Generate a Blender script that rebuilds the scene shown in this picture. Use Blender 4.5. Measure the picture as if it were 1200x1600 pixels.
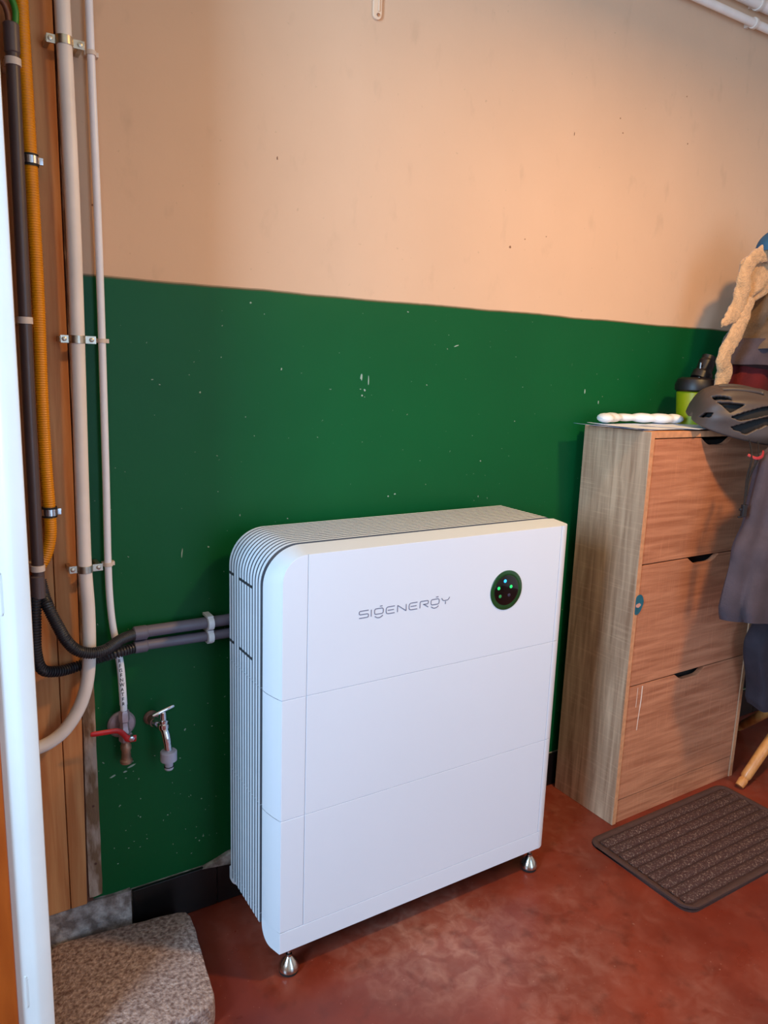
import bpy, bmesh, math, random
from mathutils import Vector, Matrix, noise
for o in list(bpy.data.objects):
    bpy.data.objects.remove(o)
S = bpy.context.scene
C = S.collection
PI = math.pi
random.seed(7)

# ------------------------------------------------------------------ camera
cam_d = bpy.data.cameras.new('camera')
cam = bpy.data.objects.new('camera', cam_d)
C.objects.link(cam)
yaw, pitch, roll = -0.56264, -0.19118, 0.03449
fw = Vector((-math.sin(yaw) * math.cos(pitch), math.cos(yaw) * math.cos(pitch), math.sin(pitch)))
rt = Vector((math.cos(yaw), math.sin(yaw), 0))
up = rt.cross(fw)
r2 = rt * math.cos(roll) + up * math.sin(roll)
u2 = up * math.cos(roll) - rt * math.sin(roll)
M = Matrix((r2, u2, -fw)).transposed().to_4x4()
M.translation = Vector((-0.58228, -1.58816, 1.3036))
cam.matrix_world = M
cam_d.sensor_fit = 'VERTICAL'
cam_d.sensor_height = 36.0
cam_d.lens = 1178.39 / 1600 * 36.0
cam_d.clip_start = 0.02
S.camera = cam

# ------------------------------------------------------------------ world, light, exposure
w = bpy.data.worlds.new('world')
S.world = w
w.use_nodes = True
w.node_tree.nodes['Background'].inputs[0].default_value = (0.55, 0.68, 1, 1)
w.node_tree.nodes['Background'].inputs[1].default_value = 0.6
def area(name, loc, target, sx, sy, power, col):
    l = bpy.data.lights.new(name, 'AREA')
    l.shape = 'RECTANGLE'
    l.size, l.size_y, l.energy, l.color = sx, sy, power, col
    o = bpy.data.objects.new(name, l)
    o.location = loc
    o.rotation_euler = (Vector(target) - Vector(loc)).to_track_quat('-Z', 'Y').to_euler()
    C.objects.link(o)
    return o
# tall window in the left wall, and a soft cool fill added behind the camera
area('window_daylight', (-2.14, -1.42, 1.66), (-1.0, -1.42, 1.66), 0.62, 1.20, 110, (0.40, 0.68, 1.0))
area('rear_fill_light', (0.75, -3.64, 1.25), (0.75, -2.0, 1.25), 1.1, 2.0, 28, (0.38, 0.66, 1.0))
# warm ceiling lamp hanging over the floor before the tower
area('ceiling_lamp_light', (1.00, -1.10, 2.26), (1.00, -1.10, 0.0), 0.12, 0.12, 28, (1.0, 0.59, 0.22))
S.view_settings.view_transform = 'Standard'
S.view_settings.look = 'None'
S.view_settings.gamma = 1
S.view_settings.use_curve_mapping = False
S.view_settings.exposure = 0.0

# ------------------------------------------------------------------ helpers
def srgb(r, g, b):
    f = lambda c: (c / 255 / 12.92) if c / 255 <= 0.04045 else ((c / 255 + 0.055) / 1.055) ** 2.4
    return (f(r), f(g), f(b), 1)

def mix(c, k):
    return (min(1, c[0] * k), min(1, c[1] * k), min(1, c[2] * k), 1)

MATS = {}
def mat(name, col, rough=0.5, metal=0.0, var=0.08, scale=8.0, bump=0.0, bscale=60.0, col2=None, stretch=None,
        detail=4.0, coat=0.0, emit=None, lo=0.35, hi=0.65, spec=0.5, sheen=0.0, dist=0.0):
    """one procedural material: two colours blended by noise, fine relief from noise"""
    m = bpy.data.materials.new(name)
    m.use_nodes = True
    nt = m.node_tree
    N, L = nt.nodes, nt.links
    b = N['Principled BSDF']
    b.inputs['Roughness'].default_value = rough
    b.inputs['Metallic'].default_value = metal
    b.inputs['Specular IOR Level'].default_value = spec
    b.inputs['Coat Weight'].default_value = coat
    b.inputs['Sheen Weight'].default_value = sheen
    tc = N.new('ShaderNodeTexCoord')
    mp = N.new('ShaderNodeMapping')
    L.new(tc.outputs['Object'], mp.inputs[0])
    if stretch:
        mp.inputs['Scale'].default_value = stretch
    n = N.new('ShaderNodeTexNoise')
    n.inputs['Scale'].default_value = scale
    n.inputs['Detail'].default_value = detail
    n.inputs['Distortion'].default_value = dist
    L.new(mp.outputs[0], n.inputs['Vector'])
    rp = N.new('ShaderNodeValToRGB')
    rp.color_ramp.elements[0].position = lo
    rp.color_ramp.elements[1].position = hi
    rp.color_ramp.elements[0].color = mix(col, 1 - var) if col2 is None else col
    rp.color_ramp.elements[1].color = mix(col, 1 + var) if col2 is None else col2
    L.new(n.outputs['Fac'], rp.inputs[0])
    L.new(rp.outputs[0], b.inputs['Base Color'])
    if bump:
        n2 = N.new('ShaderNodeTexNoise')
        n2.inputs['Scale'].default_value = bscale
        n2.inputs['Detail'].default_value = 3
        L.new(mp.outputs[0], n2.inputs['Vector'])
        bp = N.new('ShaderNodeBump')
        bp.inputs['Strength'].default_value = bump
        bp.inputs['Distance'].default_value = 0.004
        L.new(n2.outputs['Fac'], bp.inputs['Height'])
        L.new(bp.outputs[0], b.inputs['Normal'])
    if emit:
        b.inputs['Emission Color'].default_value = emit[0]
        b.inputs['Emission Strength'].default_value = emit[1]
    MATS[name] = m
    return m

class MB:
    def __init__(s):
        s.v, s.f = [], []
    def add(s, vs, fs):
        o = len(s.v)
        s.v += [Vector(v) for v in vs]
        s.f += [tuple(i + o for i in f) for f in fs]
        return s
    def box(s, a, b):
        x0, y0, z0 = a
        x1, y1, z1 = b
        return s.add([(x0, y0, z0), (x1, y0, z0), (x1, y1, z0), (x0, y1, z0), (x0, y0, z1), (x1, y0, z1), (x1, y1, z1), (x0, y1, z1)],
                     [(3, 2, 1, 0), (4, 5, 6, 7), (0, 1, 5, 4), (1, 2, 6, 5), (2, 3, 7, 6), (3, 0, 4, 7)])
    def prism(s, pts, y0, y1):
        """closed XZ outline pushed from y0 to y1"""
        n = len(pts)
        vs = [(x, y0, z) for x, z in pts] + [(x, y1, z) for x, z in pts]
        fs = [tuple(range(n))[::-1], tuple(range(n, 2 * n))]
        fs += [(i, (i + 1) % n, n + (i + 1) % n, n + i) for i in range(n)]
        return s.add(vs, fs)
    def prism_z(s, pts, z0, z1):
        n = len(pts)
        vs = [(x, y, z0) for x, y in pts] + [(x, y, z1) for x, y in pts]
        fs = [tuple(range(n))[::-1], tuple(range(n, 2 * n))]
        fs += [(i, (i + 1) % n, n + (i + 1) % n, n + i) for i in range(n)]
        return s.add(vs, fs)
    def tube(s, path, r, n=16, cap=True, flat=1.0, ref=None):
        P = [Vector(p) for p in path]
        R = r if isinstance(r, (list, tuple)) else [r] * len(P)
        rings = []
        prev = None
        for i, p in enumerate(P):
            t = (P[min(i + 1, len(P) - 1)] - P[max(i - 1, 0)]).normalized()
            if prev is None:
                a = Vector(ref) if ref else (Vector((0, 1, 0)) if abs(t.y) < 0.9 else Vector((1, 0, 0)))
            else:
                a = prev
            a = (a - t * a.dot(t)).normalized()
            prev = a
            b = t.cross(a)
            rings.append([p + (a * math.cos(2 * PI * k / n) * flat + b * math.sin(2 * PI * k / n)) * R[i] for k in range(n)])
        o = len(s.v)
        for g in rings:
            s.v += g
        for i in range(len(P) - 1):
            for k in range(n):
                s.f.append((o + i * n + k, o + i * n + (k + 1) % n, o + (i + 1) * n + (k + 1) % n, o + (i + 1) * n + k))
        if cap:
            s.f.append(tuple(o + k for k in range(n))[::-1])
            s.f.append(tuple(o + (len(P) - 1) * n + k for k in range(n)))
        return s
    def lathe(s, prof, c, axis='z', n=32):
        """profile [(radius, height)] turned round an axis through c"""
        o = len(s.v)
        c = Vector(c)
        for r, h in prof:
            for k in range(n):
                a = 2 * PI * k / n
                q = {'z': (r * math.cos(a), r * math.sin(a), h), 'y': (r * math.cos(a), h, -r * math.sin(a)), 'x': (h, r * math.cos(a), r * math.sin(a))}[axis]
                s.v.append(c + Vector(q))
        m = len(prof)
        for i in range(m - 1):
            for k in range(n):
                s.f.append((o + i * n + k, o + i * n + (k + 1) % n, o + (i + 1) * n + (k + 1) % n, o + (i + 1) * n + k))
        s.f.append(tuple(o + k for k in range(n))[::-1])
        s.f.append(tuple(o + (m - 1) * n + k for k in range(n)))
        return s
    def grid(s, rows, closed=False):
        o = len(s.v)
        n = len(rows[0])
        for r in rows:
            s.v += [Vector(q) for q in r]
        for i in range(len(rows) - 1):
            for k in range(n if closed else n - 1):
                s.f.append((o + i * n + k, o + i * n + (k + 1) % n, o + (i + 1) * n + (k + 1) % n, o + (i + 1) * n + k))
        return s
    def mesh(s, name, m, org=(0, 0, 0), smooth=35, bevel=0, seg=2):
        me = bpy.data.meshes.new(name)
        o = Vector(org)
        me.from_pydata([v - o for v in s.v], [], s.f)
        if m:
            me.materials.append(MATS[m])
        bm = bmesh.new()
        bm.from_mesh(me)
        bmesh.ops.recalc_face_normals(bm, faces=bm.faces)
        if bevel:
            es = [e for e in bm.edges if len(e.link_faces) == 2 and e.calc_face_angle(0) > 0.6]
            bmesh.ops.bevel(bm, geom=es, offset=bevel, segments=seg, affect='EDGES', profile=0.5, clamp_overlap=True)
        bm.to_mesh(me)
        bm.free()
        if smooth:
            for p in me.polygons:
                p.use_smooth = True
            me.set_sharp_from_angle(angle=math.radians(smooth))
        me.update()
        return me
    def build(s, name, m, parent=None, smooth=35, bevel=0, seg=2):
        org = ORG[parent.name] if parent else (0, 0, 0)
        o = bpy.data.objects.new(name, s.mesh(name, m, org, smooth, bevel, seg))
        C.objects.link(o)
        if parent:
            o.parent = parent
        if bevel:
            wn(o)
        ORG[o.name] = Vector(org)
        return o
    def single(s, name, m, base, smooth=35, bevel=0, seg=2):
        """a thing that is one mesh, its origin at its base"""
        o = bpy.data.objects.new(name, s.mesh(name, m, base, smooth, bevel, seg))
        o.location = base
        C.objects.link(o)
        if bevel:
            wn(o)
        ORG[o.name] = Vector(base)
        return o
ORG = {}
def wn(o):
    md_ = o.modifiers.new('weighted', 'WEIGHTED_NORMAL')
    md_.keep_sharp = True
def thing(name, base, label, cat, group=None):
    o = bpy.data.objects.new(name, None)
    o.empty_display_size = 0.05
    o.location = base
    C.objects.link(o)
    ORG[o.name] = Vector(base)
    return tag(o, label, cat, group)
def tag(o, label, cat, group=None):
    o['label'] = label
    o['category'] = cat
    if group:
        o['group'] = group
    return o
def struct(o, label=None):
    o['kind'] = 'structure'
    if label:
        o['label'] = label
    return o
def spline(pts, n=8):
    """Catmull-Rom through the points"""
    P = [Vector(p) for p in pts]
    out = []
    for i in range(len(P) - 1):
        p0, p1, p2, p3 = P[max(i - 1, 0)], P[i], P[i + 1], P[min(i + 2, len(P) - 1)]
        for k in range(n):
            t = k / n
            out.append(0.5 * ((2 * p1) + (p2 - p0) * t + (2 * p0 - 5 * p1 + 4 * p2 - p3) * t * t + (3 * p1 - p0 - 3 * p2 + p3) * t ** 3))
    out.append(P[-1])
    return out
def resample(path, step):
    P = [Vector(p) for p in path]
    out = [P[0].copy()]
    acc = 0.0
    for a, b in zip(P, P[1:]):
        L = (b - a).length
        d = step - acc
        while d <= L:
            out.append(a.lerp(b, d / L))
            d += step
        acc = L - (d - step)
    if (out[-1] - P[-1]).length > step * 0.3:
        out.append(P[-1].copy())
    return out
def arc(cx, cz, r, a0, a1, n=10):
    return [(cx + r * math.cos(math.radians(a0 + (a1 - a0) * k / n)), cz + r * math.sin(math.radians(a0 + (a1 - a0) * k / n))) for k in range(n + 1)]

# ------------------------------------------------------------------ materials
def wall_material(name, lower, upper, zline):
    m = bpy.data.materials.new(name)
    m.use_nodes = True
    nt = m.node_tree
    N, L = nt.nodes, nt.links
    b = N['Principled BSDF']
    geo = N.new('ShaderNodeNewGeometry')
    sep = N.new('ShaderNodeSeparateXYZ')
    L.new(geo.outputs['Position'], sep.inputs[0])
    def nz(scale, detail=4, stretch=None):
        n = N.new('ShaderNodeTexNoise')
        n.inputs['Scale'].default_value = scale
        n.inputs['Detail'].default_value = detail
        if stretch:
            mp = N.new('ShaderNodeMapping')
            mp.inputs['Scale'].default_value = stretch
            L.new(geo.outputs['Position'], mp.inputs[0])
            L.new(mp.outputs[0], n.inputs['Vector'])
        else:
            L.new(geo.outputs['Position'], n.inputs['Vector'])
        return n.outputs['Fac']
    def math_(op, a, bb):
        n = N.new('ShaderNodeMath')
        n.operation = op
        for i, v in enumerate((a, bb)):
            if isinstance(v, (int, float)):
                n.inputs[i].default_value = v
            else:
                L.new(v, n.inputs[i])
        return n.outputs[0]
    def ramp(fac, p0, c0, p1, c1):
        r = N.new('ShaderNodeValToRGB')
        r.color_ramp.elements[0].position, r.color_ramp.elements[1].position = p0, p1
        r.color_ramp.elements[0].color, r.color_ramp.elements[1].color = c0, c1
        L.new(fac, r.inputs[0])
        return r.outputs[0]
    def mixc(fac, a, bb):
        n = N.new('ShaderNodeMix')
        n.data_type = 'RGBA'
        L.new(fac, n.inputs['Factor'])
        L.new(a, n.inputs['A'])
        L.new(bb, n.inputs['B'])
        return n.outputs['Result']
    K, Wt = (0, 0, 0, 1), (1, 1, 1, 1)
    low = ramp(nz(2.2), 0.3, mix(lower, 0.93), 0.7, mix(lower, 1.07))
    upc = ramp(nz(3.0), 0.3, mix(upper, 0.965), 0.7, mix(upper, 1.03))
    # worn and spattered paint on the dado, thicker towards the foot of the wall where it was knocked
    chips = ramp(nz(95, 2), 0.73, K, 0.75, Wt)
    low = mixc(chips, low, ramp(nz(40), 0.3, srgb(120, 140, 125), 0.7, srgb(170, 175, 160)))
    scr = ramp(nz(26, 6, (3.5, 1, 1)), 0.755, K, 0.80, (0.5, 0.5, 0.5, 1))
    low = mixc(scr, low, ramp(nz(9), 0, srgb(90, 130, 100), 1, srgb(120, 150, 125)))
    # fine pits, hairline scratches and grime on the plaster
    pits = ramp(nz(75, 3), 0.695, K, 0.74, (0.42, 0.42, 0.42, 1))
    upc = mixc(pits, upc, ramp(nz(5), 0, mix(upper, 0.6), 1, mix(upper, 0.72)))
    scr2 = ramp(nz(9, 12, (2.0, 1, 1)), 0.60, K, 0.72, (0.34, 0.34, 0.34, 1))
    upc = mixc(scr2, upc, ramp(nz(5), 0, mix(upper, 0.72), 1, mix(upper, 0.8)))
    wob = math_('MULTIPLY', math_('SUBTRACT', nz(4.0, 5), 0.5), 0.010)
    hgt = math_('ADD', sep.outputs['Z'], wob)
    line = math_('GREATER_THAN', hgt, zline)
    near = math_('LESS_THAN', math_('ABSOLUTE', math_('SUBTRACT', hgt, zline), 0), 0.0028)
    col = mixc(line, low, upc)
    edge = N.new('ShaderNodeRGB')
    edge.outputs[0].default_value = srgb(96, 84, 52)
    col = mixc(math_('MULTIPLY', near, 0.6), col, edge.outputs[0])
    L.new(col, b.inputs['Base Color'])
    L.new(ramp(line, 0, (0.42, 0.42, 0.42, 1), 1, (0.75, 0.75, 0.75, 1)), b.inputs['Roughness'])
    b.inputs['Specular IOR Level'].default_value = 0.18
    bp = N.new('ShaderNodeBump')
    bp.inputs['Strength'].default_value = 0.25
    bp.inputs['Distance'].default_value = 0.006
    L.new(math_('ADD', nz(9, 6), math_('MULTIPLY', nz(70, 2), 0.12)), bp.inputs['Height'])
    L.new(bp.outputs[0], b.inputs['Normal'])
    MATS[name] = m

wall_material('painted_plaster', srgb(11, 84, 42), srgb(218, 178, 146), 1.4555)
mat('plain_plaster', srgb(226, 214, 204), 0.8, var=0.05, scale=3, bump=0.2, bscale=20)
mat('ceiling_paint', srgb(236, 205, 165), 0.85, var=0.04, scale=3)

def floor_material():
    m = bpy.data.materials.new('red_screed')
    m.use_nodes = True
    N, L = m.node_tree.nodes, m.node_tree.links
    b = N['Principled BSDF']
    geo = N.new('ShaderNodeNewGeometry')
    def nz(scale, detail, dist=0.0):
        n = N.new('ShaderNodeTexNoise')
        n.inputs['Scale'].default_value, n.inputs['Detail'].default_value = scale, detail
        n.inputs['Distortion'].default_value = dist
        L.new(geo.outputs['Position'], n.inputs['Vector'])
        return n.outputs['Fac']
    def ramp(fac, p0, c0, p1, c1):
        r = N.new('ShaderNodeValToRGB')
        r.color_ramp.elements[0].position, r.color_ramp.elements[1].position = p0, p1
        r.color_ramp.elements[0].color, r.color_ramp.elements[1].color = c0, c1
        L.new(fac, r.inputs[0])
        return r.outputs[0]
    def mixc(fac, a, bb):
        n = N.new('ShaderNodeMix')
        n.data_type = 'RGBA'
        L.new(fac, n.inputs['Factor'])
        L.new(a, n.inputs['A'])
        L.new(bb, n.inputs['B'])
        return n.outputs['Result']
    K = (0, 0, 0, 1)
    def mth(op, a, c):
        n = N.new('ShaderNodeMath')
        n.operation = op
        n.use_clamp = True
        for i, v in enumerate((a, c)):
            if isinstance(v, (int, float)):
                n.inputs[i].default_value = v
            else:
                L.new(v, n.inputs[i])
        return n.outputs[0]
    def spot(cx, cy, r):      # a worn patch at a place of its own on the floor
        d = N.new('ShaderNodeVectorMath')
        d.operation = 'DISTANCE'
        L.new(geo.outputs['Position'], d.inputs[0])
        d.inputs[1].default_value = (cx, cy, 0)
        return mth('SUBTRACT', 1.0, mth('DIVIDE', d.outputs['Value'], r))
    base = ramp(nz(3.5, 8, 0.3), 0.3, srgb(98, 33, 20), 0.72, srgb(134, 52, 33))
    pale = ramp(nz(40, 5), 0.2, srgb(170, 112, 92), 0.8, srgb(206, 160, 140))
    fine = ramp(nz(24, 15, 0.9), 0.40, K, 0.80, (1, 1, 1, 1))
    wide = ramp(nz(3.1, 8, 0.3), 0.50, K, 0.80, (0.55, 0.55, 0.55, 1))
    worn = mth('ADD', mth('MULTIPLY', spot(.33, -.37, .24), 1.0), mth('ADD', mth('MULTIPLY', spot(.52, -.55, .30), .55), wide))
    col = mixc(mth('MULTIPLY', mth('MULTIPLY', worn, fine), 0.62), base, pale)
    col = mixc(mth('MULTIPLY', worn, 0.20), col, pale)
    fleck = ramp(nz(120, 4), 0.69, K, 0.76, (0.5, 0.5, 0.5, 1))
    col = mixc(fleck, col, pale)
    dark = ramp(nz(18, 10), 0.56, K, 0.75, (0.6, 0.6, 0.6, 1))
    col = mixc(dark, col, ramp(nz(3, 1), 0, srgb(70, 22, 12), 1, srgb(84, 30, 18)))
    L.new(col, b.inputs['Base Color'])
    L.new(ramp(nz(12, 6), 0.3, (0.26, 0.26, 0.26, 1), 0.8, (0.52, 0.52, 0.52, 1)), b.inputs['Roughness'])
    bp = N.new('ShaderNodeBump')
    bp.inputs['Strength'].default_value = 0.12
    bp.inputs['Distance'].default_value = 0.004
    L.new(nz(30, 6), bp.inputs['Height'])
    L.new(bp.outputs[0], b.inputs['Normal'])
    MATS['red_screed'] = m
floor_material()

mat('pine', srgb(184, 112, 64), 0.65, spec=0.25, col2=srgb(214, 152, 98), stretch=(14, 6, 0.8), scale=4, detail=6, bump=0.1, bscale=14, lo=0.3, hi=0.75, dist=0.6)
mat('raw_timber', srgb(120, 88, 62), 0.8, col2=srgb(176, 150, 132), stretch=(9, 9, 3), scale=5, bump=0.5, bscale=20, lo=0.42, hi=0.62)
mat('rough_plaster', srgb(118, 104, 98), 0.95, col2=srgb(190, 180, 176), scale=42, detail=14, bump=1.0, bscale=90, lo=0.40, hi=0.70)
mat('black_tile', srgb(24, 20, 20), 0.28, var=0.3, scale=20, bump=0.05)
mat('concrete', srgb(112, 84, 74), 0.95, col2=srgb(196, 168, 154), scale=120, detail=14, bump=1.0, bscale=200, lo=0.34, hi=0.74)
mat('white_gloss', srgb(226, 222, 217), 0.3, var=0.03, scale=5, bump=0.08, bscale=40, coat=0.2)
mat('orange_varnish', srgb(150, 66, 14), 0.35, col2=srgb(178, 88, 26), stretch=(6, 6, 1), scale=5, lo=0.3, hi=0.7, coat=0.3)
mat('cream_pipe', srgb(240, 224, 212), 0.42, var=0.05, scale=14, bump=0.06, bscale=30)
mat('white_pipe', srgb(238, 234, 238), 0.35, var=0.03, scale=14)
mat('grey_brown_conduit', srgb(92, 76, 74), 0.4, var=0.05, scale=20)
mat('dark_conduit', srgb(84, 66, 62), 0.4, var=0.06, scale=20)
mat('black_hose', srgb(44, 42, 46), 0.42, var=0.1, scale=20)
mat('grey_conduit', srgb(104, 98, 112), 0.42, var=0.04, scale=20)
mat('clip_cream', srgb(222, 202, 186), 0.5, var=0.04)
mat('clip_white', srgb(225, 225, 230), 0.4, var=0.03)
mat('yellow_hose', srgb(226, 140, 6), 0.4, var=0.06, scale=25)
mat('green_wire', srgb(50, 128, 40), 0.4, var=0.05)
mat('brown_wire', srgb(110, 62, 40), 0.5, var=0.05)
mat('steel', srgb(200, 200, 205), 0.25, metal=1.0, var=0.05)
mat('brass_steel', srgb(196, 184, 166), 0.38, metal=1.0, var=0.12, scale=60)
mat('chrome', srgb(225, 225, 230), 0.08, metal=1.0, var=0.02)
mat('brushed_chrome', srgb(205, 200, 190), 0.18, metal=1.0, var=0.03)
mat('rubber', srgb(28, 26, 26), 0.6, var=0.1)
mat('old_brass', srgb(168, 128, 104), 0.45, metal=0.6, var=0.25, scale=60, bump=0.2, bscale=200)
mat('dull_brass', srgb(120, 88, 78), 0.5, metal=0.3, var=0.3, scale=80)
mat('valve_grey', srgb(172, 152, 156), 0.4, metal=0.4, var=0.2, scale=40)
mat('red_lever', srgb(188, 26, 26), 0.4, var=0.12, scale=60)
mat('grey_plastic', srgb(178, 172, 186), 0.45, var=0.03)
mat('print_black', srgb(30, 30, 40), 0.6, var=0.05)
mat('label_white', srgb(236, 236, 244), 0.45, var=0.02)
mat('unit_white', srgb(226, 228, 236), 0.34, var=0.008, scale=3, spec=0.4)
mat('unit_trim', srgb(228, 230, 236), 0.34, metal=0.0, var=0.01, scale=3, spec=0.5)
mat('unit_fin', srgb(224, 226, 232), 0.36, metal=0.0, var=0.02, scale=30)
mat('unit_core', srgb(52, 54, 58), 0.6, var=0.05)
mat('unit_gap_shade', srgb(92, 94, 102), 0.6, var=0.05)
mat('logo_grey', srgb(122, 122, 140), 0.45, var=0.02)
mat('lens_green', srgb(22, 70, 32), 0.12, var=0.08, scale=40, coat=0.6)
mat('lens_black', srgb(6, 6, 7), 0.1, var=0.02, coat=0.5)
mat('led_blue', srgb(40, 150, 230), 0.3, emit=(srgb(50, 170, 255), 1.6), var=0.02)
mat('led_green', srgb(30, 180, 90), 0.3, emit=(srgb(40, 215, 110), 1.0), var=0.02)
mat('led_dim', srgb(40, 120, 60), 0.3, emit=(srgb(40, 150, 80), 0.35), var=0.02)
mat('led_off', srgb(60, 50, 66), 0.3, var=0.02)

def oak(name, c0, c1, stretch):
    """sawn oak laminate: long grain plus short cross saw marks"""
    m = mat(name, c0, 0.55, col2=c1, stretch=stretch, scale=6, detail=8, lo=0.32, hi=0.7, dist=0.5, bump=0.12, bscale=30, spec=0.35)
    N, L = m.node_tree.nodes, m.node_tree.links
    b = N['Principled BSDF']
    old = b.inputs['Base Color'].links[0].from_socket
    tc = N['Texture Coordinate'] if 'Texture Coordinate' in N else N.new('ShaderNodeTexCoord')
    mp = N.new('ShaderNodeMapping')
    mp.inputs['Scale'].default_value = tuple(1.0 if q > 3 else 30 for q in stretch)
    L.new(tc.outputs['Object'], mp.inputs[0])
    n = N.new('ShaderNodeTexNoise')
    n.inputs['Scale'].default_value = 9
    n.inputs['Detail'].default_value = 2
    L.new(mp.outputs[0], n.inputs['Vector'])
    r = N.new('ShaderNodeValToRGB')
    r.color_ramp.elements[0].position, r.color_ramp.elements[1].position = 0.55, 0.75
    r.color_ramp.elements[0].color, r.color_ramp.elements[1].color = (0, 0, 0, 1), (0.28, 0.28, 0.28, 1)
    L.new(n.outputs['Fac'], r.inputs[0])
    mx = N.new('ShaderNodeMix')
    mx.data_type = 'RGBA'
    L.new(r.outputs[0], mx.inputs['Factor'])
    L.new(old, mx.inputs['A'])
    mx.inputs['B'].default_value = mix(c1, 1.25)
    L.new(mx.outputs['Result'], b.inputs['Base Color'])
oak('oak_side', srgb(164, 122, 94), srgb(218, 174, 140), (10, 10, 0.7))
oak('oak_front', srgb(166, 101, 70), srgb(208, 139, 102), (0.7, 10, 10))
mat('oak_edge', srgb(204, 142, 100), 0.6, var=0.12, scale=60)
mat('cabinet_dark', srgb(32, 24, 20), 0.8, var=0.1)
mat('mat_border', srgb(72, 46, 39), 0.85, var=0.1, scale=40, bump=0.3, bscale=200)
mat('mat_base', srgb(60, 34, 29), 0.95, var=0.2, scale=120, bump=0.6, bscale=300)
mat('mat_rib', srgb(70, 41, 35), 0.95, col2=srgb(146, 118, 104), scale=230, detail=2, lo=0.52, hi=0.78, bump=1.0, bscale=260)
mat('paper', srgb(222, 226, 240), 0.6, var=0.05, scale=10)
mat('paper_print', srgb(120, 140, 190), 0.6, col2=srgb(222, 224, 236), scale=22, lo=0.4, hi=0.6)
mat('white_plastic', srgb(236, 236, 238), 0.4, var=0.02)
mat('lime', srgb(138, 148, 8), 0.35, var=0.06)
mat('tool_black', srgb(20, 13, 16), 0.45, var=0.1)
mat('silver_badge', srgb(200, 205, 215), 0.3, metal=0.6, var=0.03)
mat('helmet_shell', srgb(70, 58, 54), 0.5, var=0.1, scale=12)
mat('helmet_liner', srgb(20, 17, 17), 0.9, var=0.1)
mat('strap_black', srgb(26, 22, 24), 0.8, var=0.1)
mat('strap_red', srgb(150, 30, 40), 0.6, var=0.1)
mat('olive_cloth', srgb(104, 82, 62), 0.9, var=0.14, scale=30, bump=0.4, bscale=240, sheen=0.2)
mat('sherpa', srgb(194, 152, 110), 0.95, var=0.14, scale=90, bump=1.0, bscale=220, sheen=0.3)
mat('red_cloth', srgb(92, 8, 10), 0.9, var=0.14, scale=20, bump=0.3, bscale=240)
mat('dark_cloth', srgb(72, 60, 66), 0.9, var=0.14, scale=20, bump=0.3, bscale=240)
mat('black_cloth', srgb(50, 42, 50), 0.9, var=0.14, scale=20, bump=0.3, bscale=240)
mat('blue_cloth', srgb(36, 84, 118), 0.85, var=0.12, scale=30, bump=0.3, bscale=240)
mat('turned_wood', srgb(196, 124, 62), 0.45, col2=srgb(218, 150, 84), stretch=(8, 8, 2), scale=6, coat=0.2)
mat('sticker_teal', srgb(30, 96, 112), 0.4, var=0.15, scale=60)
mat('sticker_pink', srgb(206, 150, 130), 0.5, var=0.05)
mat('paint_chip', srgb(150, 168, 150), 0.8, var=0.1, scale=60)
mat('pit_dark', srgb(86, 52, 40), 0.9, var=0.2, scale=60)
mat('wall_pit', srgb(140, 98, 74), 0.9, var=0.2, scale=60)
mat('window_glass', srgb(225, 235, 245), 0.05, var=0.01)
mat('wall_hook_paint', srgb(233, 196, 164), 0.6, var=0.03)
mat('scuff', srgb(222, 190, 166), 0.7, var=0.05)

# ------------------------------------------------------------------ the room
XL, XR, YB, ZC = -2.2, 2.9, -3.7, 2.62
floor = struct(MB().box((XL - .1, YB - .1, -.08), (XR + .1, .15, 0)).build('floor', 'red_screed'), 'worn red painted screed floor')
ceiling = struct(MB().box((XL - .1, YB - .1, ZC), (XR + .1, .15, ZC + .08)).build('ceiling', 'ceiling_paint'), 'pale ceiling')
wall = struct(MB().box((XL - .1, 0, 0), (XR + .1, .15, ZC)).build('wall_back', 'painted_plaster'), 'cream plaster wall with a dark green painted dado')
struct(MB().box((XR, YB, 0), (XR + .1, 0, ZC)).build('wall_right', 'plain_plaster'), 'plain plaster wall out of view')
# left wall with its window opening, rear wall with a door opening made up for the fill light
wl = MB()
wy0, wy1, wz0, wz1 = -1.78, -1.06, 0.90, 2.34
wl.box((XL - .1, YB, 0), (XL, wy0, ZC)).box((XL - .1, wy1, 0), (XL, 0, ZC)).box((XL - .1, wy0, 0), (XL, wy1, wz0)).box((XL - .1, wy0, wz1), (XL, wy1, ZC))
struct(wl.build('wall_left', 'plain_plaster'), 'plain plaster wall with a tall window')
win = struct(MB().box((XL - .08, wy0, wz0), (XL - .075, wy1, wz1)).build('window_1', 'window_glass'), 'tall window pane in the left wall')
wb = MB()
dx0, dx1, dz1 = 0.15, 1.35, 2.3
wb.box((XL, YB - .1, 0), (dx0, YB, ZC)).box((dx1, YB - .1, 0), (XR, YB, ZC)).box((dx0, YB - .1, dz1), (dx1, YB, ZC))
struct(wb.build('wall_rear', 'plain_plaster'), 'plain plaster wall behind the viewer')
struct(MB().box((dx0, YB - .08, 0), (dx1, YB - .075, dz1)).build('fill_door', 'window_glass'), 'made-up glazed door behind the viewer for the fill light')

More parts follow.
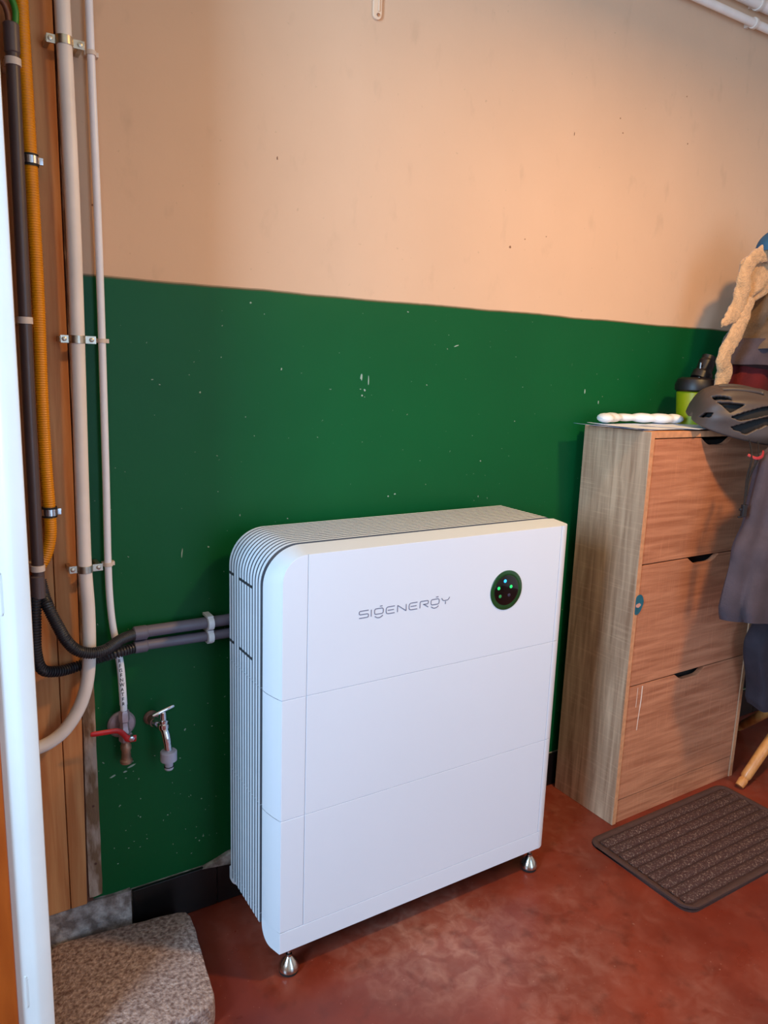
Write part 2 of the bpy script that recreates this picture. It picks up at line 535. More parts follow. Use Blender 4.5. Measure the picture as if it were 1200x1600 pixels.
# black skirting tiles and the broken cement skirting at the foot of the wall
bb = struct(MB().box((-.232, -.004, 0), (XR, .0, .108)).build('baseboard_back', 'rough_plaster'), 'skirting of black tiles')
x = -.2305
k = 0
while x < 2.6:
    MB().box((x, -.013, 0.001), (x + .198, -.004, .109 + random.uniform(-.0015, .0015))).build('tile', 'black_tile', bb, bevel=.0012)
    x += .2005
    k += 1
cb = MB()
n = 34
rows = []
for j in range(7):
    row = []
    for i in range(n):
        xx = -.62 + (.386) * i / (n - 1)
        zz = (.112 + .006 * noise.noise((xx * 14, 0, 3))) * j / 6
        yy = -.011 - .009 * noise.noise((xx * 22, zz * 30, 1)) - (.006 if j < 2 else 0)
        row.append((xx, min(yy, -.004), zz))
    rows.append(row)
cb.grid(rows)
cb.grid([[(q[0], 0, q[2]) for q in rows[-1]], rows[-1]])
cb.grid([[(rows[j][-1][0], 0, rows[j][-1][2]), rows[j][-1]] for j in range(7)])
struct(cb.build('baseboard_left', 'rough_plaster', smooth=50), 'crumbling cement skirting under the pine boards')
# broken bedding on top of the tiles by the unit
pb = MB()
pts = [(-.07, .107), (-.03, .118), (.0, .128), (.06, .13), (.09, .108), (.02, .094), (-.02, .1)]
pb.prism(pts, -.016, 0.0)
pb.build('mortar_patch', 'rough_plaster', bb, bevel=.003)

# paint chips and pits on the wall: small raised flakes with shapes of their own
def flake(cx, cz, w_, h_, m, name='paint_chip', tilt=0.0, d=.0009):
    pts = []
    nn = 9
    for i in range(nn):
        a = 2 * PI * i / nn
        r = random.uniform(.6, 1.1)
        px, pz = w_ * r * math.cos(a), h_ * r * math.sin(a)
        pts.append((cx + px * math.cos(tilt) - pz * math.sin(tilt), cz + px * math.sin(tilt) + pz * math.cos(tilt)))
    return MB().prism(pts, -d, .0).build(name, m, wall, smooth=0)
for cx, cz, w_, h_, t in ((.342, 1.275, .0045, .011, 0), (.362, 1.268, .0022, .018, 0), (.352, 1.245, .004, .005, .4), (.345, 1.232, .0028, .0035, 0),
                          (-.262, .398, .012, .003, .35), (-.222, .412, .014, .003, .3), (-.235, .402, .006, .003, .2), (-.10, .47, .003, .006, -.4),
                          (.06, 1.428, .003, .003, 0), (-.055, 1.235, .003, .003, 0), (.45, .985, .004, .003, .2), (.43, .98, .003, .003, 0),
                          (-.155, 1.26, .004, .0022, .2), (-.14, 1.25, .003, .002, 0), (-.10, .885, .002, .016, -.1), (-.04, .895, .003, .003, 0),
                          (.62, 1.36, .012, .002, .3), (1.10, 1.25, .003, .009, 0), (1.16, 1.22, .003, .008, 0)):
    flake(cx, cz, w_ * .75, h_ * .75, 'paint_chip', tilt=t)
for i in range(34):      # spatter low on the dado by the taps
    flake(random.uniform(-.27, -.02), random.triangular(.13, .5, .2), random.uniform(.0006, .0022), random.uniform(.0006, .0022), 'paint_chip', d=.0006)
for cx, cz, w_, h_ in ((.78, 1.62, .006, .005), (.83, 1.645, .003, .003), (1.15, 2.0, .003, .003), (1.165, 1.965, .003, .003), (1.42, 2.11, .003, .003), (-.26, 1.585, .003, .003),
                       (1.445, 1.985, .003, .003), (.98, 1.93, .002, .007), (.12, 1.73, .002, .006), (.905, 1.66, .003, .002)):
    flake(cx, cz, w_ * .7, h_ * .7, 'wall_pit', 'paint_pit', d=.0006)

# pine boards left of the dado, and the bare timber edge beside them
pan = thing('pine_panelling', (-.45, 0, 0), 'pine boarding behind the pipes at the left end of the wall', 'panelling')
MB().prism([(-.3615, .113), (-.3275, .113), (-.320, .70), (-.3170, 1.1), (-.3170, 2.55), (-.3615, 2.55)], -.012, -.001).build('plank', 'pine', pan, bevel=.003)
for x0, x1 in ((-.80, -.6905), (-.69, -.5805), (-.58, -.4705), (-.47, -.3625)):
    MB().box((x0, -.012, .113), (x1, -.001, 2.55)).build('plank', 'pine', pan, bevel=.003)
MB().box((-.80, -.0045, .113), (-.3135, -.0012, 2.55)).build('backing', 'pit_dark', pan)
tm = MB()
rows = []
n = 70
for i in range(n):
    zz = .125 + 2.42 * i / (n - 1)
    e0 = .0018 * noise.noise((0, 0, zz * 40)) + .0012 * noise.noise((0, 5, zz * 150))
    e1 = .002 * noise.noise((3, 0, zz * 30)) + .0012 * noise.noise((3, 5, zz * 130))
    e0 += .0085 * min(1, max(0, (zz - .3) / .8))
    rows.append([(-.3225 + e0, 0, zz), (-.3225 + e0, -.009, zz), (-.3125 + e0 * .6, -.0105 + e1, zz), (-.303 + e1, -.0100 - e0, zz), (-.2945 + e1, -.008, zz), (-.2935 + e1, 0, zz)])
tm.grid(rows)
struct(tm.build('trim_1', 'raw_timber', smooth=50), 'bare timber batten with torn plaster edges')
for zz in (.205, .345, .465):
    MB().lathe([(.0028, -.0112), (.0028, -.008)], (-.307, 0, zz), 'y', 10).build('nail_hole', 'pit_dark', bpy.data.objects['trim_1'])

# white painted frame post in the left foreground with the orange door hung on it
PY = -.34
pp = [(-.498, PY + .050), (-.498, PY + .016), (-.4885, PY + .0155), (-.482, PY + .0135), (-.475, PY + .006), (-.4688, PY + .001), (-.4638, PY), (-.4475, PY), (-.4437, PY + .001), (-.4424, PY + .005), (-.4424, PY + .050)]
post = struct(MB().prism_z(pp, 0, ZC).build('trim_2', 'white_gloss', smooth=40), 'white painted door frame post in the left foreground')
for z0, z1 in ((.901, .971), (.1875, .2506)):
    h = MB().lathe([(.0018, z0), (.0028, z0 + .002), (.0028, z1 - .002), (.0018, z1)], (-.4835, PY + .0145, 0), 'z', 14)
    h.box((-.4840, PY + .0115, z0 + .004), (-.4765, PY + .0155, z1 - .004))
    h.build('hinge', 'white_gloss', post, bevel=.0006)
door = struct(MB().box((-1.30, PY + .008, .01), (-.4985, PY + .040, 2.10)).build('door_1', 'orange_varnish', bevel=.003), 'orange varnished wooden door')
struct(MB().box((-2.2, PY + .006, 0), (-1.302, PY + .05, ZC)).box((-1.302, PY + .006, 2.102), (-.4985, PY + .05, ZC)).build('trim_3', 'plain_plaster'), 'partition beside the orange door')

# ------------------------------------------------------------------ battery tower
W, yf = .768, -.3104
z0, z1, z2, z3, z4 = .0694, .1197, .3808, .6456, .9395
yb = yf + .262
off = .013          # the finned body stands out a little beyond the front face
yband = yf + .066
oft = .005           # and only slightly above it
tower = thing('battery_tower', (W / 2, yf + .13, 0), 'white stacked home battery tower with ribbed sides and round green display', 'battery')
core = MB()
core.box((.004, yband + .004, z0 + .02), (W - .012, yb - .004, z4 - .035))
core.prism([(.0, z3), (.0, z4 - .075)] + arc(.065, z4 - .075, .065, 180, 90, 10) + [(W - .014, z4 - .010), (W - .014, z3)], yband + .004, yb - .004)
core.build('core', 'unit_core', tower)
MB().box((.004, yf + .0022, z0 + .004), (W - .032, yf + .004, z4 - .055)).box((.05, yf + .0022, z4 - .056), (W - .032, yf + .004, z4 - .002)).build('seam_backing', 'unit_white', tower)  # white backing added close behind the panels to lighten the seams

def outline_top(o, r, rr, za, zb, right):
    """outline of the top module: large round at the left shoulder"""
    return [(-o, za), (-o, zb + oft - r)] + arc(-o + r, zb + oft - r, r, 180, 90, 14)[1:] + arc(right - rr, zb + oft - rr, rr, 90, 0, 5) + [(right, za)]

fin_y = [yband + .0125 + .01495 * i for i in range(12)]
ft = .0096
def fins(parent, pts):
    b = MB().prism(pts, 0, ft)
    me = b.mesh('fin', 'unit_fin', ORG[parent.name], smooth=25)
    me.materials.append(MATS['unit_gap_shade'])
    for p in me.polygons:       # flanks coloured dark to stand for the shade between fins
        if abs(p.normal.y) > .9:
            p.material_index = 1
    for y in fin_y:
        o = bpy.data.objects.new('fin', me)
        o.location = (0, y, 0)
        C.objects.link(o)
        o.parent = parent

g = .0005
def left_strip(za, zb, rnd):
    if rnd:
        pts = [(0, za), (0, zb - rnd)] + arc(rnd, zb - rnd, rnd, 180, 90, 14)[1:]
        pts += [(.0538, zb), (.0538, za)] if rnd < .0538 else [(rnd, za)]
    else:
        pts = [(0, za), (0, zb), (.0538, zb), (.0538, za)]
    return MB().prism(pts, yf, yf + .020)

def right_strip(za, zb):
    r = .030
    pts = [(.7335, yf)] + [(W - r + r * math.sin(math.radians(a)), yf + r - r * math.cos(math.radians(a))) for a in range(0, 91, 10)] + [(W, yband), (W - .010, yband), (W - .010, yf + r), (.7335, yf + .010)]
    return MB().prism_z(pts, za, zb)

names = (('battery_module', z1, z2), ('battery_module', z2, z3), ('control_module', z3, z4))
mods = []
for nm, za, zb in names:
    top = nm == 'control_module'
    a, b_ = za + g, zb - (0 if top else g)
    band = MB()
    R0, R1 = .053, .080
    if top:
        fr = [(0, a), (0, b_ - R0)] + arc(R0, b_ - R0, R0, 180, 90, 16)[1:] + [(W - .03, b_), (W, b_)]
        bk = [(-off, a), (-off, b_ + oft - R1)] + arc(-off + R1, b_ + oft - R1, R1, 180, 90, 16)[1:] + [(W - .03, b_ + oft), (W, b_ + oft - .002)]
        yfr = [yf + .0015] * (len(fr) - 2) + [yf + .0015, yf + .030]
    else:
        fr = [(0, a), (0, b_)]
        bk = [(-off, a), (-off, b_)]
        yfr = [yf + .0015] * 2
    t_ = .006
    rows = [[(p[0], y, p[1]) for p, y in zip(fr, yfr)]]
    for s_ in (.35, .7, 1.0):
        e = math.sin(s_ * PI / 2)
        rows.append([(p[0] + (q[0] - p[0]) * e, y + (yband - y) * s_, p[1] + (q[1] - p[1]) * s_) for p, q, y in zip(fr, bk, yfr)])
    inn = [(q[0] + .010, q[1]) if i < 2 else (q[0] + .004, q[1] - .010) for i, q in enumerate(bk)]
    rows.append([(q[0], yband, q[1]) for q in inn])
    band.grid(rows)
    mod = band.build(nm, 'unit_trim', tower, smooth=30)
    mods.append(mod)
    left_strip(a, b_, R0 if top else 0).build('side_strip', 'unit_white', mod, bevel=.0014, smooth=40)
    MB().box((.0550, yf, a), (.7325, yf + .012, b_)).build('front_panel', 'unit_white', mod, bevel=.0008)
    right_strip(a, b_).build('side_strip', 'unit_white', mod, bevel=.0008, smooth=40)
    if top:
        pts = outline_top(off, R1, .012, a, b_, W - .002)
    else:
        pts = [(-off, a), (-off, b_), (W - .002, b_), (W - .002, a)]
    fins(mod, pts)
# dark slots across some of the fins on the left flank
for zz, lst in ((.846, (0, 1, 4, 5, 6, 7, 8)), (.690, (0, 1, 4, 5, 6, 7, 8))):
    for i in lst:
        y = fin_y[11 - i]
        MB().box((-off - .0006, y - .0005, zz), (-off + .004, y + ft + .0005, zz + .006)).build('slot', 'unit_core', mods[2])
# base plinth with the rounded skirt
base = MB()
base.box((0, yf, z0), (W - .03, yf + .02, z1 - g))
bs = base.build('plinth', 'unit_white', tower, bevel=.0012)
r = .030
pts = [(W - r, yf)] + [(W - r + r * math.sin(math.radians(a)), yf + r - r * math.cos(math.radians(a))) for a in range(0, 91, 10)] + [(W, yband), (W - .010, yband), (W - .010, yf + r), (W - r, yf + .012)]
MB().prism_z(pts, z0, z1 - g).build('side_strip', 'unit_white', bs, smooth=40)
sk = MB()
prof = [(yf + .001, z1 - g), (yf + .001, z0)] + [(yband - .038 + .038 * math.sin(math.radians(a)), z0 + .038 - .038 * math.cos(math.radians(a))) for a in range(0, 91, 10)] + [(yband, z1 - g)]
nn = len(prof)
vs = []
for y, zq in prof:
    s_ = (y - yf) / (yband - yf)
    vs.append((-off * math.sin(max(0, s_) * PI / 2), y, zq))
vs += [(v[0] + .012, v[1], v[2]) for v in vs]
sk.add(vs, [tuple(range(nn)), tuple(range(nn, 2 * nn))[::-1]] + [(i, (i + 1) % nn, nn + (i + 1) % nn, nn + i) for i in range(nn)])
sk.build('side_skirt', 'unit_trim', bs, smooth=30)
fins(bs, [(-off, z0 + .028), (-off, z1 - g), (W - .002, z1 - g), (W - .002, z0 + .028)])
# rounded back plate lower corner
bp_ = [(-off, z1), (-off, z0 + .022)] + arc(-off + .022, z0 + .022, .022, 180, 270, 8)[1:] + [(W - .03, z0), (W - .01, z0 + .02), (W - .01, z1)]
MB().prism(bp_, yb - .012, yb).build('back_plate', 'unit_trim', bs, bevel=.001)
# levelling feet
for fx, fy in ((.032, yf + .022), (W - .036, yf + .022), (.14, yb - .035), (W - .14, yb - .035)):
    f_ = MB().lathe([(.0190, .005), (.0222, .008), (.0228, .012), (.0215, .017), (.0165, .026), (.0105, .034), (.0080, .037), (.0068, .0385), (.0068, .043), (.0045, .044)], (fx, fy, 0), 'z', 28)
    fo = f_.build('foot', 'brushed_chrome', tower, smooth=30)
    MB().lathe([(.019, .0), (.021, .002), (.021, .006)], (fx, fy, 0), 'z', 28).build('pad', 'rubber', fo)
    MB().lathe([(.0042, .046), (.0042, z0 + .012)], (fx, fy, 0), 'z', 14).build('threaded_rod', 'steel', fo)
# display
dx, dz = .5675, .8005
disp = MB().lathe([(.0475, .001), (.0475, -.0012), (.0462, -.0018), (.0360, -.0010), (.0360, .001)], (dx, yf, dz), 'y', 48).build('display', 'lens_green', tower, smooth=30)
MB().lathe([(.0362, .0), (.0362, -.0016), (.034, -.0022)], (dx, yf, dz), 'y', 48).build('lens', 'lens_black', disp, smooth=30)
for lx, lz, m_ in ((.561, .8235, 'led_blue'), (.543, .808, 'led_green'), (.580, .808, 'led_green'), (.5485, .788, 'led_dim'), (.5755, .788, 'led_off')):
    MB().lathe([(.0042, -.0018), (.0040, -.0028), (.0020, -.0034)], (lx, yf, lz), 'y', 16).build('led', m_, disp)
# lettering: thin strokes
def ribbon(b, pts, wd, closed=False):
    P = [Vector((p[0], 0, p[1])) for p in pts]
    nq = len(P)
    rows = []
    for i, p in enumerate(P):
        if closed:
            t = (P[(i + 1) % nq] - P[i - 1]).normalized()
        else:
            t = (P[min(i + 1, nq - 1)] - P[max(i - 1, 0)]).normalized()
        nrm = Vector((-t.z, 0, t.x))
        a_, c_ = p + nrm * wd / 2, p - nrm * wd / 2
        rows.append([(a_.x, yf + .0003, a_.z), (a_.x, yf - .0005, a_.z), (c_.x, yf - .0005, c_.z), (c_.x, yf + .0003, c_.z)])
    if closed:
        rows.append(rows[0])
    b.grid(rows)
def rnd(pts, r, closed=False, n=4):
    """polyline with rounded corners"""
    P = [Vector(p) for p in pts]
    out = []
    N_ = len(P)
    for i, p in enumerate(P):
        if not closed and i in (0, N_ - 1):
            out.append(p)
            continue
        a_, c_ = P[i - 1], P[(i + 1) % N_]
        d1, d2 = (a_ - p), (c_ - p)
        rr = min(r, d1.length / 2, d2.length / 2)
        s_, e_ = p + d1.normalized() * rr, p + d2.normalized() * rr
        for k_ in range(n + 1):
            t = k_ / n
            out.append(s_ * (1 - t) ** 2 + p * 2 * t * (1 - t) + e_ * t * t)
    return out
lt = MB()
zb_, zt_, lw = .7915, .8065, .0019
zm = (zb_ + zt_) / 2
def L_(pts, r=.0035, closed=False):
    ribbon(lt, rnd(pts, r, closed), lw, closed)
def let_S(x0, x1): L_([(x1, zt_), (x0, zt_), (x0, zm), (x1, zm), (x1, zb_), (x0, zb_)])
def let_I(x0, x1): L_([(x0, zb_), (x0, zt_)])
def let_g(x0, x1):
    L_([(x0, zb_ + .003), (x0, zt_), (x1, zt_), (x1, zb_ + .003)], .0045, True)
    xm = (x0 + x1) / 2
    L_([(xm + .002, zt_ + .0045), (xm + .0085, zt_ + .0045)])
    L_([(x0 + .001, zb_ - .001), (xm - .004, zb_ - .0052), (xm + .004, zb_ - .0052), (x1 - .001, zb_ - .001)], .006)
def let_E(x0, x1):
    L_([(x1, zt_), (x0, zt_), (x0, zb_), (x1, zb_)], .006)
    L_([(x0 + .004, zm), (x1 - .002, zm)])
def let_N(x0, x1): L_([(x0, zb_), (x0, zt_), (x1, zb_), (x1, zt_)], .0016)
def let_R(x0, x1):
    L_([(x0, zb_), (x0, zt_), (x1, zt_), (x1, zm), (x0 + .008, zm)])
    L_([(x0 + .010, zm), (x1, zb_)], .001)
def let_Y(x0, x1):
    xm = (x0 + x1) / 2
    L_([(x0, zt_), (x0 + .004, zm + .001), (x1 - .004, zm + .001), (x1, zt_)], .004)
    L_([(xm, zm - .001), (xm, zb_)])
for fn, a_, c_ in ((let_S, .1715, .194), (let_I, .2005, .2005), (let_g, .2085, .230), (let_E, .237, .2585), (let_N, .2655, .2875), (let_E, .295, .3165), (let_R, .3235, .3455), (let_g, .3525, .3745), (let_Y, .381, .403)):
    fn(a_, c_)
lt.build('lettering', 'logo_grey', mods[2], smooth=0)

# ------------------------------------------------------------------ shoe cabinet
XC, YC0, YC1, HC, WC = 1.0814, -.2647, -.0295, 1.1557, .580
cab = thing('shoe_cabinet', (XC + WC / 2, (YC0 + YC1) / 2, 0), 'tall oak effect shoe cabinet with three tip-out flaps', 'cabinet')
T = .016
for x0 in (XC, XC + WC - T):
    MB().box((x0, YC0, 0), (x0 + T, YC1, HC)).build('side_panel', 'oak_side', cab, bevel=.0012)
    MB().box((x0 + .001, YC0 - .0008, .001), (x0 + T - .001, YC0 - .0001, HC - .001)).build('edge_strip', 'oak_edge', cab)
MB().box((XC + T, YC0 + .001, HC - .0175), (XC + WC - T, YC1, HC - .0005)).build('top', 'oak_edge', cab, bevel=.0012)
MB().box((XC + T, YC1 - .006, .0), (XC + WC - T, YC1, HC - .018)).box((XC + T, YC0 + .03, .08), (XC + WC - T, YC1 - .006, HC - .03)).build('carcass', 'cabinet_dark', cab)
MB().box((XC + T + .001, YC0 + .003, .0), (XC + WC - T - .001, YC0 + .019, .0725)).build('plinth', 'oak_front', cab, bevel=.001)
xa, xb = XC + T + .0018, XC + WC - T - .0018
xm = XC + WC / 2
flaps = []
for za, zb in ((.0752, .4272), (.4308, .7862), (.7898, HC - .0205)):
    nt_ = rnd([(xm + .072, zb), (xm + .040, zb - .021), (xm - .040, zb - .021), (xm - .072, zb)], .03, n=6)
    nt_ = [(xb, za), (xb, zb), (xm + .09, zb)] + [(q.x, q.y) for q in nt_] + [(xm - .09, zb), (xa, zb), (xa, za)]
    flaps.append(MB().prism(nt_, YC0 + .002, YC0 + .018).build('flap', 'oak_front', cab, smooth=30, bevel=.0007, seg=1))
st = rnd([(XC + .004, .703), (XC + .027, .706), (XC + .040, .682), (XC + .026, .650), (XC + .004, .645)], .012, True)
so = MB().prism([(q.x, q.y) for q in st], YC0 - .0016, YC0 - .0008).build('sticker', 'sticker_teal', cab)
so['label'] = 'teal sticker on the edge of the middle flap'
st = rnd([(XC + .006, .677), (XC + .02, .681), (XC + .028, .674), (XC + .018, .667), (XC + .006, .670)], .004, True)
MB().prism([(q.x, q.y) for q in st], YC0 - .0020, YC0 - .0016).build('sticker_mark', 'sticker_pink', so)
MB().tube(spline([(XC + .075, YC0 + .002, .422), (XC + .0745, YC0 + .0018, .38), (XC + .0705, YC0 + .002, .32), (XC + .069, YC0 + .002, .285)]), [.0018] * 12 + [.0012] * 12 + [.0008], 8).build('scuff_mark', 'scuff', flaps[0])
MB().tube([(XC + .056, YC0 + .002, .420), (XC + .055, YC0 + .002, .36)], .0009, 6).build('scuff_mark', 'scuff', flaps[0])

# ------------------------------------------------------------------ door mat
mt = thing('door_mat', (1.265, -.453, 0), 'brown ribbed door mat on the red floor before the cabinet', 'mat')
mx0, mx1, my0, my1 = .957, 1.572, -.622, -.284
def rrect(x0, x1, y0, y1, r, n=6):
    p = []
    for cx, cy, a0 in ((x1 - r, y1 - r, 0), (x0 + r, y1 - r, 90), (x0 + r, y0 + r, 180), (x1 - r, y0 + r, 270)):
        p += arc(cx, cy, r, a0, a0 + 90, n)
    return p
MB().prism_z(rrect(mx0, mx1, my0, my1, .035), .0, .005).build('backing', 'mat_base', mt)
n1, n2 = rrect(mx0, mx1, my0, my1, .035), rrect(mx0 + .020, mx1 - .020, my0 + .020, my1 - .020, .01)
mb = MB()
def lift(p):
    return .012 * max(0, 1 - math.hypot(p[0] - mx0, p[1] - my0) / .16) ** 2
rows = [[(p[0], p[1], .0 + lift(p)) for p in n1], [(p[0], p[1], .006 + lift(p)) for p in n1]]
for f_ in (.2, .5, .8, 1):
    hh = {.2: .0085, .5: .0095, .8: .009, 1: .005}[f_]
    rows.append([(p[0] + (q[0] - p[0]) * f_, p[1] + (q[1] - p[1]) * f_, hh + lift(p) * (1 - f_)) for p, q in zip(n1, n2)])
mb.grid(rows, closed=True)
mb.build('border', 'mat_border', mt, smooth=50)
nr = 9
pitch_ = (my1 - my0 - .044) / nr
for i in range(nr):
    yc = my0 + .022 + pitch_ * (i + .5)
    h = pitch_ * .42
    MB().tube([(mx0 + .023, yc, .0052), (mx0 + .028, yc, .0052), (mx1 - .028, yc, .0052), (mx1 - .023, yc, .0052)], [h * .6, h, h, h * .6], 12, flat=.42, ref=(0, 0, 1)).build('rib', 'mat_rib', mt)

# ------------------------------------------------------------------ concrete slab
sl = MB()
ang = math.radians(-7)
pts = []
for i in range(72):
    a = 2 * PI * i / 72
    c_, s_ = math.cos(a), math.sin(a)
    e = 12
    rr = 1 / (abs(c_) ** e + abs(s_) ** e) ** (1 / e)
    rr *= 1 + .012 * noise.noise((c_ * 5, s_ * 5, 0)) + .008 * noise.noise((c_ * 20, s_ * 20, 4))
    px, py = .150 * rr * c_, .150 * rr * s_
    pts.append((-.281 + px * math.cos(ang) - py * math.sin(ang), -.187 + px * math.sin(ang) + py * math.cos(ang)))
cx, cy = -.281, -.187
rows = []
for f_, zz in ((1.0, .0), (1.003, .02), (1.0, .043), (.985, .0495), (.94, .0515), (.8, .052), (.5, .052), (.2, .0515), (.02, .0515)):
    rows.append([(cx + (p[0] - cx) * f_, cy + (p[1] - cy) * f_, zz + (.0022 * noise.noise((p[0] * f_ * 30, p[1] * f_ * 30, 2)) if zz > .01 else 0)) for p in pts])
sl.grid(rows, closed=True)
sl.f.append(tuple(len(sl.v) - 72 + k for k in range(72)))
sl.f.append(tuple(range(72))[::-1])
tag(sl.single('concrete_slab', 'concrete', (cx, cy, 0), smooth=50), 'rough grey concrete slab lying on the floor by the wall', 'slab')

# ------------------------------------------------------------------ pipes on the left
def saddle(parent, c, r, m, wd=.011, tabs=(.028, .028), th=.0018):
    """strap clip over a vertical pipe at c with two screw tabs on the wall"""
    b = MB()
    b.lathe([(r + .0004, -wd / 2), (r + th, -wd / 2), (r + th, wd / 2), (r + .0004, wd / 2)], c, 'z', 24)
    for s_, tl in ((-1, tabs[0]), (1, tabs[1])):
        if tl:
            x0, x1 = sorted((c[0] + s_ * r * .6, c[0] + s_ * (r + tl)))
            b.box((x0, c[1] - .001, c[2] - wd * .5), (x1, c[1] + .0025, c[2] + wd * .5))
    o = b.build('clip', m, parent, bevel=.0006)
    for s_, tl in ((-1, tabs[0]), (1, tabs[1])):
        if tl:
            MB().lathe([(.0042, .0), (.0042, -.002), (.002, -.003)], (c[0] + s_ * (r + tl * .6), c[1] - .001, c[2]), 'y', 12).build('screw', m, o)
    return o
# thick cream pipe with its sweep at the foot
tp = thing('cream_pipe', (-.302, -.03, .52), 'thick cream pipe on the wall bending left near the taps', 'pipe')
path = spline([(-.314, -.050, 2.5), (-.3075, -.050, 1.9), (-.3045, -.050, 1.5), (-.309, -.050, 1.06), (-.310, -.050, .90), (-.307, -.050, .793), (-.3105, -.050, .684), (-.324, -.050, .617), (-.351, -.050, .567), (-.384, -.050, .538), (-.427, -.050, .526), (-.50, -.050, .522)], 10)
MB().tube(path, .0132, 20).build('pipe', 'cream_pipe', tp)
for zz, xx in ((1.842, -.307), (1.333, -.3065), (.888, -.310)):
    saddle(tp, (xx, -.050, zz), .0132, 'brass_steel', wd=.0145, tabs=(.016, .021))
    MB().box((xx - .030, -.0475, zz - .005), (xx - .022, -.0125, zz + .005)).build('spacer', 'brass_steel', tp)
    MB().box((xx + .024, -.0475, zz - .005), (xx + .032, 0, zz + .005)).build('spacer', 'brass_steel', tp)
# thin white pipe, label, ball valve
wp = thing('thin_white_pipe', (-.245, -.015, .56), 'thin white pipe with a lettered strip running down to the red lever valve', 'pipe')
wpath = spline([(-.256, -.015, 2.5), (-.256, -.015, 1.93), (-.254, -.015, 1.5), (-.256, -.015, 1.1), (-.2585, -.015, .88), (-.256, -.016, .775), (-.2485, -.019, .708), (-.2425, -.022, .66), (-.2405, -.026, .60), (-.240, -.030, .555)], 10)
MB().tube(wpath, .0072, 18).build('pipe', 'white_pipe', wp)
for zz, xx in ((1.845, -.2555), (1.333, -.2545), (.883, -.2583)):
    b = MB().lathe([(.0074, -.004), (.0092, -.004), (.0092, .004), (.0074, .004)], (xx, -.015, zz), 'z', 20)
    b.box((xx - .011, -.013, zz - .004), (xx + .014, 0, zz + .004))
    b.build('clip', 'clip_cream', wp, bevel=.0006)
lpath = [p for p in wpath if .572 < p.z < .700]
lab = MB().tube(lpath, .0079, 18).build('label_strip', 'label_white', wp)
def text_mesh(ch, size):
    cu = bpy.data.curves.new('t', 'FONT')
    cu.body = ch
    cu.size = size
    cu.offset = .0002
    cu.align_x = 'CENTER'
    cu.align_y = 'CENTER'
    ob = bpy.data.objects.new('t', cu)
    C.objects.link(ob)
    bpy.context.view_layer.update()
    me = bpy.data.meshes.new_from_object(ob.evaluated_get(bpy.context.evaluated_depsgraph_get()))
    vs, fs = [v.co.copy() for v in me.vertices], [tuple(p.vertices) for p in me.polygons]
    bpy.data.objects.remove(ob)
    bpy.data.meshes.remove(me)
    bpy.data.curves.remove(cu)
    return vs, fs
tb = MB()
def pipe_at(zz):
    for a_, c_ in zip(wpath, wpath[1:]):
        if c_.z <= zz <= a_.z:
            return a_.lerp(c_, (a_.z - zz) / (a_.z - c_.z))
for i, ch in enumerate('REGENWATER'):
    zz = .6735 - i * .0106
    q = pipe_at(zz)
    vs, fs = text_mesh(ch, .0112)
    out = []
    for v in vs:
        th = v.x * .86 / .0080 - .22
        out.append((q.x + .0081 * math.sin(th), q.y - .0081 * math.cos(th), zz + v.y))
    tb.add(out, fs)
tb.build('lettering', 'print_black', lab, smooth=0)

vl = thing('ball_valve', (-.24, 0, .50), 'old brass ball valve with red lever under the thin white pipe', 'valve')
MB().lathe([(.030, .0), (.030, -.004), (.026, -.008), (.018, -.010), (.014, -.010)], (-.240, 0, .518), 'y', 32).build('rosette', 'valve_grey', vl, smooth=30)
b = MB().lathe([(.0095, .558), (.0105, .560), (.0105, .566), (.0085, .568)][::-1], (-.240, -.030, 0), 'z', 20)
MB().lathe([(.010, .490), (.0125, .494), (.0125, .515), (.010, .520), (.0095, .535), (.0115, .538), (.0115, .556), (.0095, .562)], (-.240, -.030, 0), 'z', 6).build('body', 'valve_grey', vl, smooth=30)
MB().tube([(-.240, -.008, .512), (-.240, -.030, .512)], .011, 16).build('elbow', 'valve_grey', vl)
MB().lathe([(.0125, .440), (.0135, .442), (.0135, .446), (.0105, .449), (.0095, .468), (.0115, .472), (.0115, .480), (.0095, .484), (.0095, .492)], (-.2385, -.030, 0), 'z', 20).build('spout', 'old_brass', vl, smooth=30)
lv = MB()
lp = spline([(-.222, -.052, .503), (-.238, -.053, .506), (-.250, -.055, .522), (-.262, -.056, .531), (-.285, -.056, .533), (-.314, -.056, .535)], 6)
lv.tube(lp, [.0075] * 8 + [.0058] * (len(lp) - 10) + [.0052, .004], 12, flat=.5)
lever = lv.build('lever', 'red_lever', vl, smooth=40)
MB().lathe([(.007, -.040), (.008, -.046), (.006, -.058), (.004, -.059)], (-.232, 0, .506), 'y', 6).build('stem_nut', 'steel', lever)

tap = thing('garden_tap', (-.165, 0, .44), 'chrome garden tap with grey hose coupling on the green wall', 'tap')
MB().lathe([(.0165, .0), (.0165, -.003), (.013, -.007), (.010, -.008), (.010, -.03)], (-.176, 0, .518), 'y', 24).build('flange', 'dull_brass', tap, smooth=30)
MB().tube(spline([(-.176, -.022, .518), (-.170, -.036, .517), (-.163, -.05, .512), (-.160, -.058, .500), (-.158, -.062, .480), (-.156, -.063, .452)], 6), [.0105] * 14 + [.0095] * 10 + [.0088] * 7, 18).build('spout', 'chrome', tap)
MB().lathe([(.0125, .512), (.013, .514), (.013, .522), (.0105, .524), (.0105, .527), (.0118, .528), (.0118, .531), (.0075, .533), (.0065, .548), (.005, .550)], (-.162, -.05, 0), 'z', 20).build('bonnet', 'chrome', tap, smooth=30)
MB().tube([(-.186, -.052, .546), (-.182, -.052, .5465), (-.162, -.05, .552), (-.142, -.048, .5565), (-.138, -.048, .557)], [.003, .0042, .0045, .0042, .003], 12).build('handle', 'chrome', tap)
